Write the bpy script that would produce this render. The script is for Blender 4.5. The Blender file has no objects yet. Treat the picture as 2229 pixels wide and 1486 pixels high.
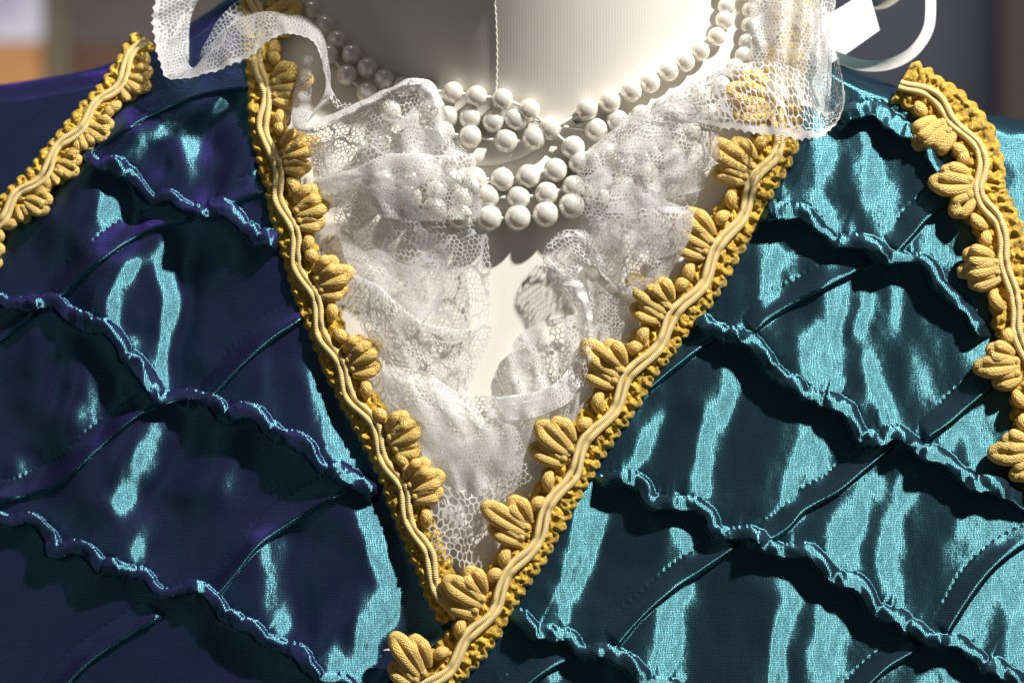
import bpy, math, random
import numpy as np
from mathutils import Vector
random.seed(7)
rng = np.random.default_rng(7)

# ------------------------------------------------------------------ layout
# Layout units: 1 unit = 0.148 mm.  x to the right, y downwards, h towards the viewer.
S = 0.33 / 2229.0
D = 0.75
CX, CY = 1114.5, 743.0
LIGHT = np.array([0.50, -0.43, 0.755]); LIGHT /= np.linalg.norm(LIGHT)

def W(x, y, h):
    x = np.asarray(x, float); y = np.asarray(y, float); h = np.asarray(h, float)
    d = -h * S
    k = S * (D + d) / D
    return np.stack([(x - CX) * k, d + 0 * x, (CY - y) * k], -1)

scene = bpy.context.scene
COL = scene.collection

# ------------------------------------------------------------------ helpers
def obj(name, verts, faces, mat, parent=None, uv=None, uv2=None, smooth=True):
    """one mesh object; verts Nx3 world, faces Mx4 int array or list of such"""
    me = bpy.data.meshes.new(name)
    verts = np.asarray(verts, np.float32)
    faces = np.asarray(faces, np.int32)
    n, m, k = len(verts), len(faces), faces.shape[1]
    me.vertices.add(n); me.vertices.foreach_set('co', verts.ravel())
    me.loops.add(m * k); me.loops.foreach_set('vertex_index', faces.ravel())
    me.polygons.add(m)
    me.polygons.foreach_set('loop_start', np.arange(0, m * k, k, dtype=np.int32))
    me.polygons.foreach_set('loop_total', np.full(m, k, np.int32))
    me.polygons.foreach_set('use_smooth', np.full(m, smooth))
    for nm, u in (('UVMap', uv), ('Edge', uv2)):
        if u is not None:
            l = me.uv_layers.new(name=nm)
            l.data.foreach_set('uv', np.asarray(u, np.float32)[faces.ravel()].ravel())
    me.update(); me.validate()
    o = bpy.data.objects.new(name, me)
    COL.objects.link(o)
    if mat: me.materials.append(mat)
    if parent: o.parent = parent
    return o

def thing(name, label, cat, loc=(0, 0, 0), group=None):
    o = bpy.data.objects.new(name, None); COL.objects.link(o)
    o.empty_display_size = 0.02
    o['label'] = label; o['category'] = cat
    if group: o['group'] = group
    return o

def gridfaces(r, c, keep=None, wrap=False):
    i = np.arange(r * c).reshape(r, c)
    if wrap:
        i = np.concatenate([i, i[:, :1]], 1)
    f = np.stack([i[:-1, :-1], i[:-1, 1:], i[1:, 1:], i[1:, :-1]], -1)
    if keep is not None: f = f[keep]
    return f.reshape(-1, 4)

def catmull(P, n):
    P = np.asarray(P, float)
    if len(P) == 2:
        t = np.linspace(0, 1, n)[:, None]; return P[0] * (1 - t) + P[1] * t
    Q = np.vstack([2 * P[0] - P[1], P, 2 * P[-1] - P[-2]])
    t = np.linspace(0, len(P) - 1 - 1e-9, n); i = t.astype(int); f = (t - i)[:, None]
    a, b, c, d = Q[i], Q[i + 1], Q[i + 2], Q[i + 3]
    return 0.5 * (2 * b + (c - a) * f + (2 * a - 5 * b + 4 * c - d) * f**2 + (3 * b - a - 3 * c + d) * f**3)

def evenly(P, step):
    Q = catmull(P, 60 * len(P))
    l = np.r_[0, np.cumsum(np.linalg.norm(np.diff(Q, axis=0), axis=1))]
    n = max(3, int(l[-1] / step) + 1)
    s = np.linspace(0, l[-1], n)
    return np.stack([np.interp(s, l, Q[:, k]) for k in range(Q.shape[1])], 1), s

def vnoise(x, y, seed=0):
    """smooth value noise in [-1,1]"""
    r = np.random.default_rng(seed); T = r.uniform(-1, 1, (64, 64))
    xi = np.floor(x).astype(int); yi = np.floor(y).astype(int)
    fx = x - xi; fy = y - yi
    fx = fx * fx * (3 - 2 * fx); fy = fy * fy * (3 - 2 * fy)
    g = lambda a, b: T[a % 64, b % 64]
    return (g(xi, yi) * (1 - fx) + g(xi + 1, yi) * fx) * (1 - fy) + (g(xi, yi + 1) * (1 - fx) + g(xi + 1, yi + 1) * fx) * fy

def smooth01(t):
    t = np.clip(t, 0, 1); return t * t * (3 - 2 * t)

def tube(path, rad, sides=10, flat=1.0, hbase=None):
    """path Nx3 in layout units, rad scalar/array -> world verts, faces, uv (u along, v around)"""
    P = np.asarray(path, float); n = len(P)
    r = np.broadcast_to(np.asarray(rad, float), (n,))
    T = np.gradient(P, axis=0); T /= np.linalg.norm(T, axis=1)[:, None] + 1e-9
    up = np.array([0, 0, 1.0])
    A = np.cross(T, up); A /= np.linalg.norm(A, axis=1)[:, None] + 1e-9
    Bn = np.cross(A, T)
    th = np.linspace(0, 2 * np.pi, sides, endpoint=False)
    V = P[:, None, :] + r[:, None, None] * (np.cos(th)[None, :, None] * A[:, None, :] + flat * np.sin(th)[None, :, None] * Bn[:, None, :])
    l = np.r_[0, np.cumsum(np.linalg.norm(np.diff(P, axis=0), axis=1))]
    uv = np.stack(np.broadcast_arrays(l[:, None], (th / (2 * np.pi))[None, :]), -1).reshape(-1, 2)
    V = V.reshape(-1, 3)
    f = gridfaces(n, sides, wrap=True)
    # cap with collapsed rings (tips)
    return W(V[:, 0], V[:, 1], V[:, 2]), f, uv

def merge(parts):
    vs, fs, us, k = [], [], [], 0
    for v, f, u in parts:
        vs.append(v); fs.append(f + k); us.append(u); k += len(v)
    return np.vstack(vs), np.vstack(fs), np.vstack(us)

# ------------------------------------------------------------------ node helper
class NT:
    def __init__(s, name):
        s.m = bpy.data.materials.new(name); s.m.use_nodes = True
        s.t = s.m.node_tree; s.t.nodes.clear()
    def n(s, typ, **kw):
        nd = s.t.nodes.new(typ)
        for k, v in kw.items():
            if k.startswith('_'): setattr(nd, k[1:], v)
        return nd
    def put(s, sock, v):
        if hasattr(v, 'is_output') or isinstance(v, bpy.types.NodeSocket): s.t.links.new(v, sock)
        else: sock.default_value = v
    def math(s, op, a, b=0.0, c=None, clamp=False):
        nd = s.t.nodes.new('ShaderNodeMath'); nd.operation = op; nd.use_clamp = clamp
        s.put(nd.inputs[0], a); s.put(nd.inputs[1], b)
        if c is not None: s.put(nd.inputs[2], c)
        return nd.outputs[0]
    def vec(s, op, a, b=(0, 0, 0), c=None):
        nd = s.t.nodes.new('ShaderNodeVectorMath'); nd.operation = op
        s.put(nd.inputs[0], a)
        if op == 'SCALE': s.put(nd.inputs['Scale'], b)
        else: s.put(nd.inputs[1], b)
        if c is not None: s.put(nd.inputs[2], c)
        return nd.outputs['Value'] if op in ('DOT_PRODUCT', 'LENGTH') else nd.outputs[0]
    def sep(s, v):
        nd = s.t.nodes.new('ShaderNodeSeparateXYZ'); s.put(nd.inputs[0], v); return nd.outputs
    def comb(s, x, y, z=0.0):
        nd = s.t.nodes.new('ShaderNodeCombineXYZ')
        for i, v in enumerate((x, y, z)): s.put(nd.inputs[i], v)
        return nd.outputs[0]
    def uv(s, name='UVMap'):
        nd = s.t.nodes.new('ShaderNodeUVMap'); nd.uv_map = name; return nd.outputs[0]
    def noise(s, vec, scale, detail=2.0, rough=0.5, color=False):
        nd = s.t.nodes.new('ShaderNodeTexNoise'); s.put(nd.inputs['Vector'], vec)
        nd.inputs['Scale'].default_value = scale; nd.inputs['Detail'].default_value = detail
        nd.inputs['Roughness'].default_value = rough
        return nd.outputs['Color' if color else 'Fac']
    def mixc(s, f, a, b):
        nd = s.t.nodes.new('ShaderNodeMix'); nd.data_type = 'RGBA'
        s.put(nd.inputs[0], f); s.put(nd.inputs[6], a); s.put(nd.inputs[7], b); return nd.outputs[2]
    def ramp(s, f, lo, hi):
        nd = s.t.nodes.new('ShaderNodeMapRange'); nd.interpolation_type = 'SMOOTHSTEP'
        s.put(nd.inputs[0], f); nd.inputs[1].default_value = lo; nd.inputs[2].default_value = hi
        return nd.outputs[0]
    def bump(s, h, strength, dist=0.001, normal=None):
        nd = s.t.nodes.new('ShaderNodeBump'); s.put(nd.inputs['Height'], h)
        nd.inputs['Strength'].default_value = strength; nd.inputs['Distance'].default_value = dist
        if normal is not None: s.put(nd.inputs['Normal'], normal)
        return nd.outputs[0]
    def mixs(s, f, a, b):
        nd = s.t.nodes.new('ShaderNodeMixShader'); s.put(nd.inputs[0], f); s.put(nd.inputs[1], a); s.put(nd.inputs[2], b); return nd.outputs[0]
    def adds(s, a, b):
        nd = s.t.nodes.new('ShaderNodeAddShader'); s.put(nd.inputs[0], a); s.put(nd.inputs[1], b); return nd.outputs[0]
    def out(s, sh):
        nd = s.t.nodes.new('ShaderNodeOutputMaterial'); s.put(nd.inputs[0], sh); return s.m
    def principled(s, **kw):
        nd = s.t.nodes.new('ShaderNodeBsdfPrincipled')
        for k, v in kw.items(): s.put(nd.inputs[k.replace('_', ' ')], v)
        return nd.outputs[0]
    def glossy(s, color, rough, aniso, tangent, normal):
        nd = s.t.nodes.new('ShaderNodeBsdfAnisotropic')
        s.put(nd.inputs['Color'], color); s.put(nd.inputs['Roughness'], rough)
        s.put(nd.inputs['Anisotropy'], aniso); s.put(nd.inputs['Tangent'], tangent); s.put(nd.inputs['Normal'], normal)
        return nd.outputs[0]

def c4(r, g, b): return (r, g, b, 1.0)

# ------------------------------------------------------------------ materials
def mat_satin():
    t = NT('shot_satin'); uv = t.uv()
    tg = t.t.nodes.new('ShaderNodeTangent'); tg.direction_type = 'UV_MAP'; tg.uv_map = 'UVMap'
    x, y, _ = t.sep(uv)
    # plain weave seen on the bias: two thread families
    wob = t.noise(uv, 0.02, 3.0)
    xx = t.math('ADD', x, t.math('MULTIPLY', wob, 14.0)); yy = t.math('ADD', y, t.math('MULTIPLY', wob, 10.0))
    pit = 2 * math.pi / 6.2
    a = t.math('SINE', t.math('MULTIPLY', t.math('ADD', xx, t.math('MULTIPLY', yy, 0.62)), pit))
    b = t.math('SINE', t.math('MULTIPLY', t.math('SUBTRACT', xx, t.math('MULTIPLY', yy, 0.62)), pit))
    wv = t.math('MULTIPLY', a, b)
    grain = t.noise(uv, 0.22, 2.0, 0.8)
    big = t.noise(t.vec('MULTIPLY', uv, (1.0, 0.45, 1.0)), 0.012, 3.0, 0.55)
    hgt = t.math('ADD', t.math('MULTIPLY', wv, 0.5), t.math('MULTIPLY', grain, 0.9))
    nb = t.bump(hgt, 0.25, 0.00016)
    nb2 = nb
    k = t.math('ADD', 0.72, t.math('MULTIPLY', wv, 0.42))
    spk = t.ramp(t.noise(uv, 0.42, 1.0, 0.5), 0.60, 0.78)
    k = t.math('MULTIPLY', k, t.math('ADD', t.math('ADD', 0.45, t.math('MULTIPLY', grain, 1.0)), t.math('MULTIPLY', spk, 0.6)))
    teal = t.vec('SCALE', (0.064, 0.165, 0.186), k)
    sheen_side = t.ramp(t.math('ADD', x, t.math('MULTIPLY', big, 500.0)), 1000.0, 1350.0)   # left-to-right shift of the shot sheen, put into the colour
    pv = t.math('ADD', 0.25, t.math('MULTIPLY', t.ramp(t.noise(uv, 0.0055, 2.0), 0.42, 0.66), 1.7))
    purp = t.vec('SCALE', (0.0045, 0.0018, 0.021), t.math('MULTIPLY', t.math('MULTIPLY', pv, t.math('SUBTRACT', 1.4, t.math('MULTIPLY', sheen_side, 1.2))), t.math('ADD', t.math('ADD', 0.45, t.math('MULTIPLY', spk, 2.6)), t.math('MULTIPLY', wv, -0.5))))
    g1a = t.glossy(teal, 0.63, 0.94, tg.outputs[0], nb2)
    g1b = t.glossy(t.vec('SCALE', (0.026, 0.092, 0.108), k), 0.74, 0.86, tg.outputs[0], nb2)
    g1 = t.adds(g1a, g1b)
    g2 = t.glossy(purp, 0.62, -0.75, tg.outputs[0], nb2)
    g3 = t.glossy(t.vec('SCALE', (0.005, 0.014, 0.020), k), 0.66, 0.3, tg.outputs[0], nb2)
    df = t.t.nodes.new('ShaderNodeBsdfDiffuse'); t.put(df.inputs['Color'], t.mixc(sheen_side, c4(0.0092, 0.0068, 0.032), c4(0.0075, 0.0135, 0.0215))); t.put(df.inputs['Normal'], nb)
    sh = t.adds(t.adds(g1, g2), t.adds(g3, df.outputs[0]))
    return t.out(sh)

def mat_knit(name, col, col2, scale_u=0.40, rough=0.55, translucent=0.0, depth=0.0007):
    """knitted gimp cord: chevrons of small stitches along the tube"""
    t = NT(name); uv = t.uv(); u, v, _ = t.sep(uv)
    v8 = t.math('MULTIPLY', v, 7.0)
    tri = t.math('ABSOLUTE', t.math('SUBTRACT', t.math('FRACT', v8), 0.5))
    ph = t.math('ADD', t.math('MULTIPLY', u, scale_u), t.math('MULTIPLY', tri, 7.0))
    s1 = t.math('ABSOLUTE', t.math('SINE', ph))
    s2 = t.ramp(tri, 0.0, 0.16)
    h = t.math('MULTIPLY', s1, t.math('ADD', 0.4, t.math('MULTIPLY', s2, 0.6)))
    tc = t.t.nodes.new('ShaderNodeTexCoord')
    fz = t.noise(tc.outputs['Object'], 2600.0, 2.0, 0.7)
    h2 = t.math('ADD', h, t.math('MULTIPLY', fz, 0.7))
    nb = t.bump(h2, 0.8, depth)
    big = t.noise(tc.outputs['Object'], 120.0, 2.0)
    c = t.mixc(t.math('MULTIPLY', h2, 0.75, clamp=True), c4(*col2), c4(*col))
    c = t.mixc(t.math('MULTIPLY', big, 0.15), c, c4(*(np.array(col) * 0.72)))
    p = t.principled(Base_Color=c, Roughness=rough, Normal=nb, Specular_IOR_Level=0.45)
    if translucent:
        tr = t.t.nodes.new('ShaderNodeBsdfTranslucent'); t.put(tr.inputs[0], c)
        p = t.mixs(translucent, p, tr.outputs[0])
    return t.out(p)

def mat_cord():
    t = NT('wrapped_cord'); uv = t.uv(); u, v, _ = t.sep(uv)
    w = t.math('ABSOLUTE', t.math('SINE', t.math('ADD', t.math('MULTIPLY', u, 0.85), t.math('MULTIPLY', v, 6.283))))
    nb = t.bump(w, 0.6, 0.0004)
    c = t.mixc(w, c4(0.62, 0.43, 0.13), c4(0.85, 0.67, 0.29))
    return t.out(t.principled(Base_Color=c, Roughness=0.42, Normal=nb, Specular_IOR_Level=0.6, Sheen_Weight=0.2))

def mat_crochet():
    t = NT('gold_crochet'); uv = t.uv()
    n1 = t.noise(uv, 0.09, 2.0, 0.6)
    vor = t.t.nodes.new('ShaderNodeTexVoronoi'); t.put(vor.inputs['Vector'], uv); vor.inputs['Scale'].default_value = 0.085
    u, v, _ = t.sep(uv)
    tw = t.math('ABSOLUTE', t.math('SINE', t.math('ADD', t.math('MULTIPLY', u, 0.45), t.math('MULTIPLY', v, t.math('SUBTRACT', n1, 0.2)))))
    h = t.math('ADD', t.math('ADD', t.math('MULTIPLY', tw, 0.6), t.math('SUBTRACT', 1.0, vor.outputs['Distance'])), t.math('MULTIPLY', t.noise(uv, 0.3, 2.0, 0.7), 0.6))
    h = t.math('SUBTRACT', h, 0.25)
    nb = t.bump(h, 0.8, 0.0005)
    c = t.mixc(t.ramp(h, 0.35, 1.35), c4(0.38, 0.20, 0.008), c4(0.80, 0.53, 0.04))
    return t.out(t.principled(Base_Color=c, Roughness=0.42, Normal=nb, Specular_IOR_Level=0.6, Sheen_Weight=0.15))

def mat_pearl():
    t = NT('pearl'); 
    lw = t.t.nodes.new('ShaderNodeLayerWeight'); lw.inputs[0].default_value = 0.35
    c = t.mixc(lw.outputs['Facing'], c4(0.66, 0.64, 0.59), c4(0.86, 0.80, 0.66))
    return t.out(t.principled(Base_Color=c, Roughness=0.45, Specular_IOR_Level=0.5, Coat_Weight=1.0, Coat_Roughness=0.15, Coat_IOR=2.6, Sheen_Weight=0.1,
                              Subsurface_Weight=0.8, Subsurface_Radius=(0.005, 0.004, 0.003), Subsurface_Scale=1.0))

def mat_jersey():
    t = NT('cream_jersey'); uv = t.uv(); u, v, _ = t.sep(uv)
    rib = t.math('SINE', t.math('MULTIPLY', u, 2 * math.pi / 6.5))
    st = t.math('SINE', t.math('ADD', t.math('MULTIPLY', v, 2 * math.pi / 5.0), t.math('MULTIPLY', rib, 1.2)))
    fz = t.noise(uv, 0.35, 2.0, 0.7)
    h = t.math('ADD', t.math('ADD', t.math('MULTIPLY', rib, 0.5), t.math('MULTIPLY', st, 0.35)), t.math('MULTIPLY', fz, 0.9))
    nb = t.bump(h, 0.10, 0.00014)
    big = t.noise(uv, 0.006, 3.0)
    c = t.mixc(big, c4(0.755, 0.715, 0.635), c4(0.81, 0.78, 0.71))
    c = t.mixc(t.math('MULTIPLY', t.ramp(h, 0.1, -0.7), 0.09), c, c4(0.55, 0.48, 0.38))
    return t.out(t.principled(Base_Color=c, Roughness=0.85, Normal=nb, Sheen_Weight=0.25, Specular_IOR_Level=0.2))

def mat_lace(name, pitch=13.0, thread=0.085, motif=95.0, fill=0.5, haze=0.14, border=16.0, seed=0.0, gray=0.95, outline=0.04, solid=0.34):
    t = NT(name); uv0 = t.uv(); ed = t.uv('Edge')
    wob = t.noise(uv0, 0.016, 2.0, 0.5, color=True)
    uv = t.vec('ADD', uv0, t.vec('SCALE', t.vec('SUBTRACT', wob, (0.5, 0.5, 0.5)), 36.0))
    def hexd(p0, pit):
        r = (1.0, 1.7320508, 1.0); hr = (0.5, 0.8660254, 0.5)
        p = t.vec('ADD', t.vec('SCALE', p0, 1.0 / pit), (2000.0, 2000.0, 0.0))
        p = t.vec('MULTIPLY', p, (1.0, 1.0, 0.0))
        a = t.vec('SUBTRACT', t.vec('MODULO', p, r), hr)
        b = t.vec('SUBTRACT', t.vec('MODULO', t.vec('SUBTRACT', p, hr), r), hr)
        a = t.vec('MULTIPLY', a, (1, 1, 0)); b = t.vec('MULTIPLY', b, (1, 1, 0))
        cond = t.math('LESS_THAN', t.vec('DOT_PRODUCT', a, a), t.vec('DOT_PRODUCT', b, b))
        g = t.t.nodes.new('ShaderNodeMix'); g.data_type = 'VECTOR'
        t.put(g.inputs[0], cond); t.put(g.inputs[4], b); t.put(g.inputs[5], a)
        g = t.vec('ABSOLUTE', g.outputs[1])
        gx = t.sep(g)[0]
        return t.math('MAXIMUM', gx, t.vec('DOT_PRODUCT', g, (0.5, 0.8660254, 0.0)))
    d1 = hexd(uv, pitch)
    irr = t.math('MULTIPLY', t.noise(uv, 0.05, 1.0), 0.05)
    net = t.ramp(t.math('ADD', d1, irr), 0.5 - thread, 0.5 - thread * 0.4)
    # motifs: scalloped medallions of close net ringed by a thicker outline thread
    muv = t.vec('ADD', uv, (seed * 371.0, seed * 113.0, 0.0))
    muv = t.vec('ADD', muv, t.vec('SCALE', t.vec('SUBTRACT', t.noise(muv, 0.035, 1.0, 0.5, color=True), (0.5, 0.5, 0.5)), 30.0))
    vo = t.t.nodes.new('ShaderNodeTexVoronoi'); vo.voronoi_dimensions = '2D'; vo.feature = 'DISTANCE_TO_EDGE'
    t.put(vo.inputs['Vector'], muv); vo.inputs['Scale'].default_value = 1.0 / motif
    vc = t.t.nodes.new('ShaderNodeTexVoronoi'); vc.voronoi_dimensions = '2D'
    t.put(vc.inputs['Vector'], muv); vc.inputs['Scale'].default_value = 1.0 / motif
    rnd = t.sep(vc.outputs['Color'])[0]
    isfill = t.math('LESS_THAN', rnd, fill)
    line = t.math('MULTIPLY', t.ramp(vo.outputs['Distance'], outline, outline * 0.5), 1.0)
    band = t.math('GREATER_THAN', t.noise(uv, 0.02, 1.0), 0.42)
    line = t.math('MULTIPLY', line, band)
    x, y, _ = t.sep(uv)
    fine = t.math('MULTIPLY', t.math('ABSOLUTE', t.math('SINE', t.math('MULTIPLY', x, 0.42))), t.math('ABSOLUTE', t.math('SINE', t.math('MULTIPLY', y, 0.42))))
    fine = t.ramp(fine, 0.75, 0.25)
    dense = t.math('MULTIPLY', isfill, t.math('MULTIPLY', t.math('ADD', solid, t.math('MULTIPLY', fine, 0.5)), t.ramp(vo.outputs['Distance'], 0.0, 0.05)))
    al = t.math('MAXIMUM', net, t.math('MAXIMUM', line, dense))
    # free edge: solid narrow border with picots
    eu, evv, _ = t.sep(ed)
    al = t.math('MAXIMUM', al, t.math('MULTIPLY', t.ramp(evv, border, border * 0.6), 0.8))
    scal = t.math('ADD', t.math('MULTIPLY', t.math('ABSOLUTE', t.math('SINE', t.math('MULTIPLY', eu, 0.16))), 4.0), 0.2)
    al = t.math('MAXIMUM', al, haze)
    al = t.math('MULTIPLY', al, t.math('GREATER_THAN', evv, scal))
    tw = t.noise(uv, 0.6, 2.0, 0.7)
    nb = t.bump(t.math('ADD', t.math('MULTIPLY', al, 1.0), tw), 0.3, 0.0003)
    cc = t.mixc(line, c4(0.88 * gray, 0.88 * gray, 0.88 * gray), c4(0.80 * gray, 0.81 * gray, 0.84 * gray))
    pr = t.principled(Base_Color=cc, Roughness=0.35, Normal=nb, Specular_IOR_Level=0.6, Sheen_Weight=0.1)
    tr = t.t.nodes.new('ShaderNodeBsdfTranslucent'); tr.inputs[0].default_value = c4(0.85 * gray, 0.84 * gray, 0.82 * gray)
    body = t.mixs(0.42, pr, tr.outputs[0])
    tp = t.t.nodes.new('ShaderNodeBsdfTransparent')
    return t.out(t.mixs(al, tp.outputs[0], body))

def mat_simple(name, col, rough=0.6, var=0.12, scale=40.0, col2=None):
    t = NT(name); tc = t.t.nodes.new('ShaderNodeTexCoord')
    n = t.noise(tc.outputs['Object'], scale, 4.0, 0.6)
    c2 = col2 or tuple(np.array(col) * (1 - var * 2))
    c = t.mixc(t.ramp(n, 0.3, 0.7), c4(*c2), c4(*col))
    return t.out(t.principled(Base_Color=c, Roughness=rough, Normal=t.bump(n, 0.1, 0.001)))

M_SATIN = mat_satin()
M_PETAL = mat_knit('knit_gimp', (0.97, 0.71, 0.235), (0.86, 0.55, 0.12), translucent=0.25, depth=0.00038)
M_CORD = mat_cord()
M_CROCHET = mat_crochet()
M_PEARL = mat_pearl()
M_JERSEY = mat_jersey()
M_STRING = mat_simple('white_thread', (0.82, 0.80, 0.75), 0.5, 0.05, 2000)
M_LACE = mat_lace('lace_net', pitch=12.0, thread=0.085, haze=0.09, fill=0.42)
M_LACE_OPEN = mat_lace('lace_open', pitch=14.0, thread=0.065, fill=0.12, haze=0.05, gray=0.8, seed=3.0, motif=120, border=17)
M_LACE_DENSE = mat_lace('lace_dense', pitch=10.5, thread=0.10, fill=0.5, haze=0.17, seed=1.0, motif=70)
M_LACE_FLOWER = mat_lace('lace_flower', pitch=12.0, thread=0.09, fill=0.4, haze=0.05, seed=5.0, motif=78, outline=0.075, gray=0.92, border=6, solid=0.12)
M_LACE_DIMMED = mat_lace('lace_dimmed', pitch=10.5, thread=0.10, fill=0.42, haze=0.12, seed=4.0, motif=80, gray=0.74)  # white lace, its colour greyed to offset strong lamplight on the right ruffle
M_LACE_COARSE = mat_lace('tulle', pitch=20.0, thread=0.10, fill=0.0, haze=0.02, seed=2.0, motif=1500, border=3, outline=0.0001)

# ------------------------------------------------------------------ body surface
def Bsurf(x, y):
    x = np.asarray(x, float); y = np.asarray(y, float)
    dx = x - 1114
    b = np.where(dx < 0, -0.00008, -0.000028) * dx**2
    b = b - 0.00042 * np.clip(520 - y, 0, None)**2
    return b

def chest(x, y):
    x = np.asarray(x, float); y = np.asarray(y, float)
    c = Bsurf(x, y) - 22
    R = 470.0; q = np.clip(R * R - (x - 1165)**2, 0, None)
    nk = -515 + np.sqrt(q) + 0.36 * (285 - y)
    nk = np.where(np.abs(x - 1165) > R - 2, -900, nk)
    k = 26.0
    hh = np.clip(0.5 + 0.5 * (nk - c) / k, 0, 1)
    return c * (1 - hh) + nk * hh + k * hh * (1 - hh)

# ------------------------------------------------------------------ tucks
# (fold-edge polyline, flap width, flap height, waviness, end tapers)
TUCK_DOWN = [  # run down to the right, wavy flaps
    [(150, 335), (190, 352), (250, 385), (320, 432), (380, 455), (430, 468), (480, 480), (520, 502), (560, 530), (612, 548)],
    [(-130, 650), (0, 668), (60, 672), (130, 690), (200, 722), (262, 762), (310, 850), (370, 872), (430, 885), (500, 912), (560, 932), (640, 985), (690, 1015), (760, 1058), (815, 1092)],
    [(-130, 1110), (0, 1132), (60, 1148), (115, 1205), (160, 1215), (205, 1240), (260, 1252), (330, 1282), (405, 1292), (470, 1330), (550, 1395), (600, 1402), (660, 1462), (740, 1500), (840, 1560)],
    [(1830, 272), (1890, 262), (1950, 285), (2010, 330), (2060, 395), (2095, 430)],
    [(1640, 468), (1700, 476), (1755, 492), (1800, 520), (1850, 545), (1905, 560), (1960, 565), (2005, 590), (2060, 650), (2110, 705), (2160, 735)],
    [(1492, 702), (1540, 722), (1590, 738), (1640, 768), (1700, 845), (1760, 868), (1800, 880), (1845, 930), (1900, 965), (1960, 968), (2000, 980), (2060, 1030), (2120, 1060), (2240, 1110), (2360, 1150)],
    [(1290, 1042), (1350, 1052), (1400, 1092), (1460, 1110), (1520, 1128), (1580, 1168), (1645, 1185), (1700, 1205), (1760, 1228), (1830, 1275), (1900, 1330), (1960, 1375), (2050, 1405), (2120, 1440), (2200, 1490), (2300, 1530)],
    [(1100, 1345), (1150, 1372), (1210, 1396), (1260, 1422), (1310, 1432), (1370, 1470), (1430, 1500), (1500, 1540)],
]
TUCK_UP = [  # run up to the right, smooth rounded flaps
    [(560, 195), (470, 202), (400, 222), (320, 258), (250, 300), (185, 345)],
    [(592, 418), (540, 430), (490, 452)],
    [(390, 488), (330, 502), (270, 535), (200, 585), (150, 630), (122, 662)],
    [(60, 700), (-20, 760), (-120, 850)],
    [(652, 702), (600, 735), (540, 785), (500, 825), (466, 862)],
    [(352, 884), (300, 908), (230, 965), (160, 1030), (100, 1065), (40, 1085), (0, 1092)],
    [(782, 1060), (700, 1100), (620, 1150), (560, 1195), (520, 1245), (478, 1296)],
    [(328, 1358), (260, 1398), (200, 1440), (150, 1490), (90, 1560)],
    [(2110, 440), (2060, 452), (2020, 482), (1990, 515), (1962, 546)],
    [(1868, 592), (1810, 622), (1750, 652), (1700, 680), (1645, 722)],
    [(1545, 748), (1500, 780), (1450, 820), (1392, 872)],
    [(2172, 838), (2120, 880), (2075, 920), (2025, 952)],
    [(1930, 988), (1880, 1030), (1830, 1070), (1760, 1110), (1720, 1150), (1678, 1178)],
    [(1585, 1205), (1520, 1250), (1450, 1300), (1400, 1345), (1352, 1400)],
    [(1235, 1440), (1180, 1470), (1120, 1520)],
    [(2290, 1160), (2220, 1195), (2160, 1245), (2110, 1310), (2070, 1372)],
    [(1985, 1425), (1930, 1460), (1860, 1530)],
    [(960, 1395), (900, 1440), (850, 1486), (800, 1540)],
]
CROSS = [(432, 470), (75, 668), (410, 882), (425, 1292), (1915, 552), (1605, 735), (1965, 966), (1648, 1185), (1300, 1430), (2045, 1402)]

def seg_dist(X, Y, P):
    """nearest distance, arclength and side to polyline P (x,y) for flat arrays"""
    best = np.full(X.shape, 1e9); arc = np.zeros(X.shape); sd = np.zeros(X.shape); end = np.zeros(X.shape, bool)
    l = np.r_[0, np.cumsum(np.linalg.norm(np.diff(P, axis=0), axis=1))]
    n = len(P) - 1
    for i in range(n):
        a, b = P[i], P[i + 1]; d = b - a; L2 = d @ d + 1e-9
        t = ((X - a[0]) * d[0] + (Y - a[1]) * d[1]) / L2
        tc = np.clip(t, 0, 1)
        ex = X - a[0] - tc * d[0]; ey = Y - a[1] - tc * d[1]
        r = ex * ex + ey * ey
        m = r < best
        best = np.where(m, r, best); arc = np.where(m, l[i] + tc * math.sqrt(L2), arc)
        cr = d[0] * (Y - a[1]) - d[1] * (X - a[0])
        sd = np.where(m, cr, sd)
        e = ((i == 0) & (t < 0)) | ((i == n - 1) & (t > 1))
        end = np.where(m, e, end)
    return np.sqrt(best), arc, sd, end, l[-1]

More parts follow.
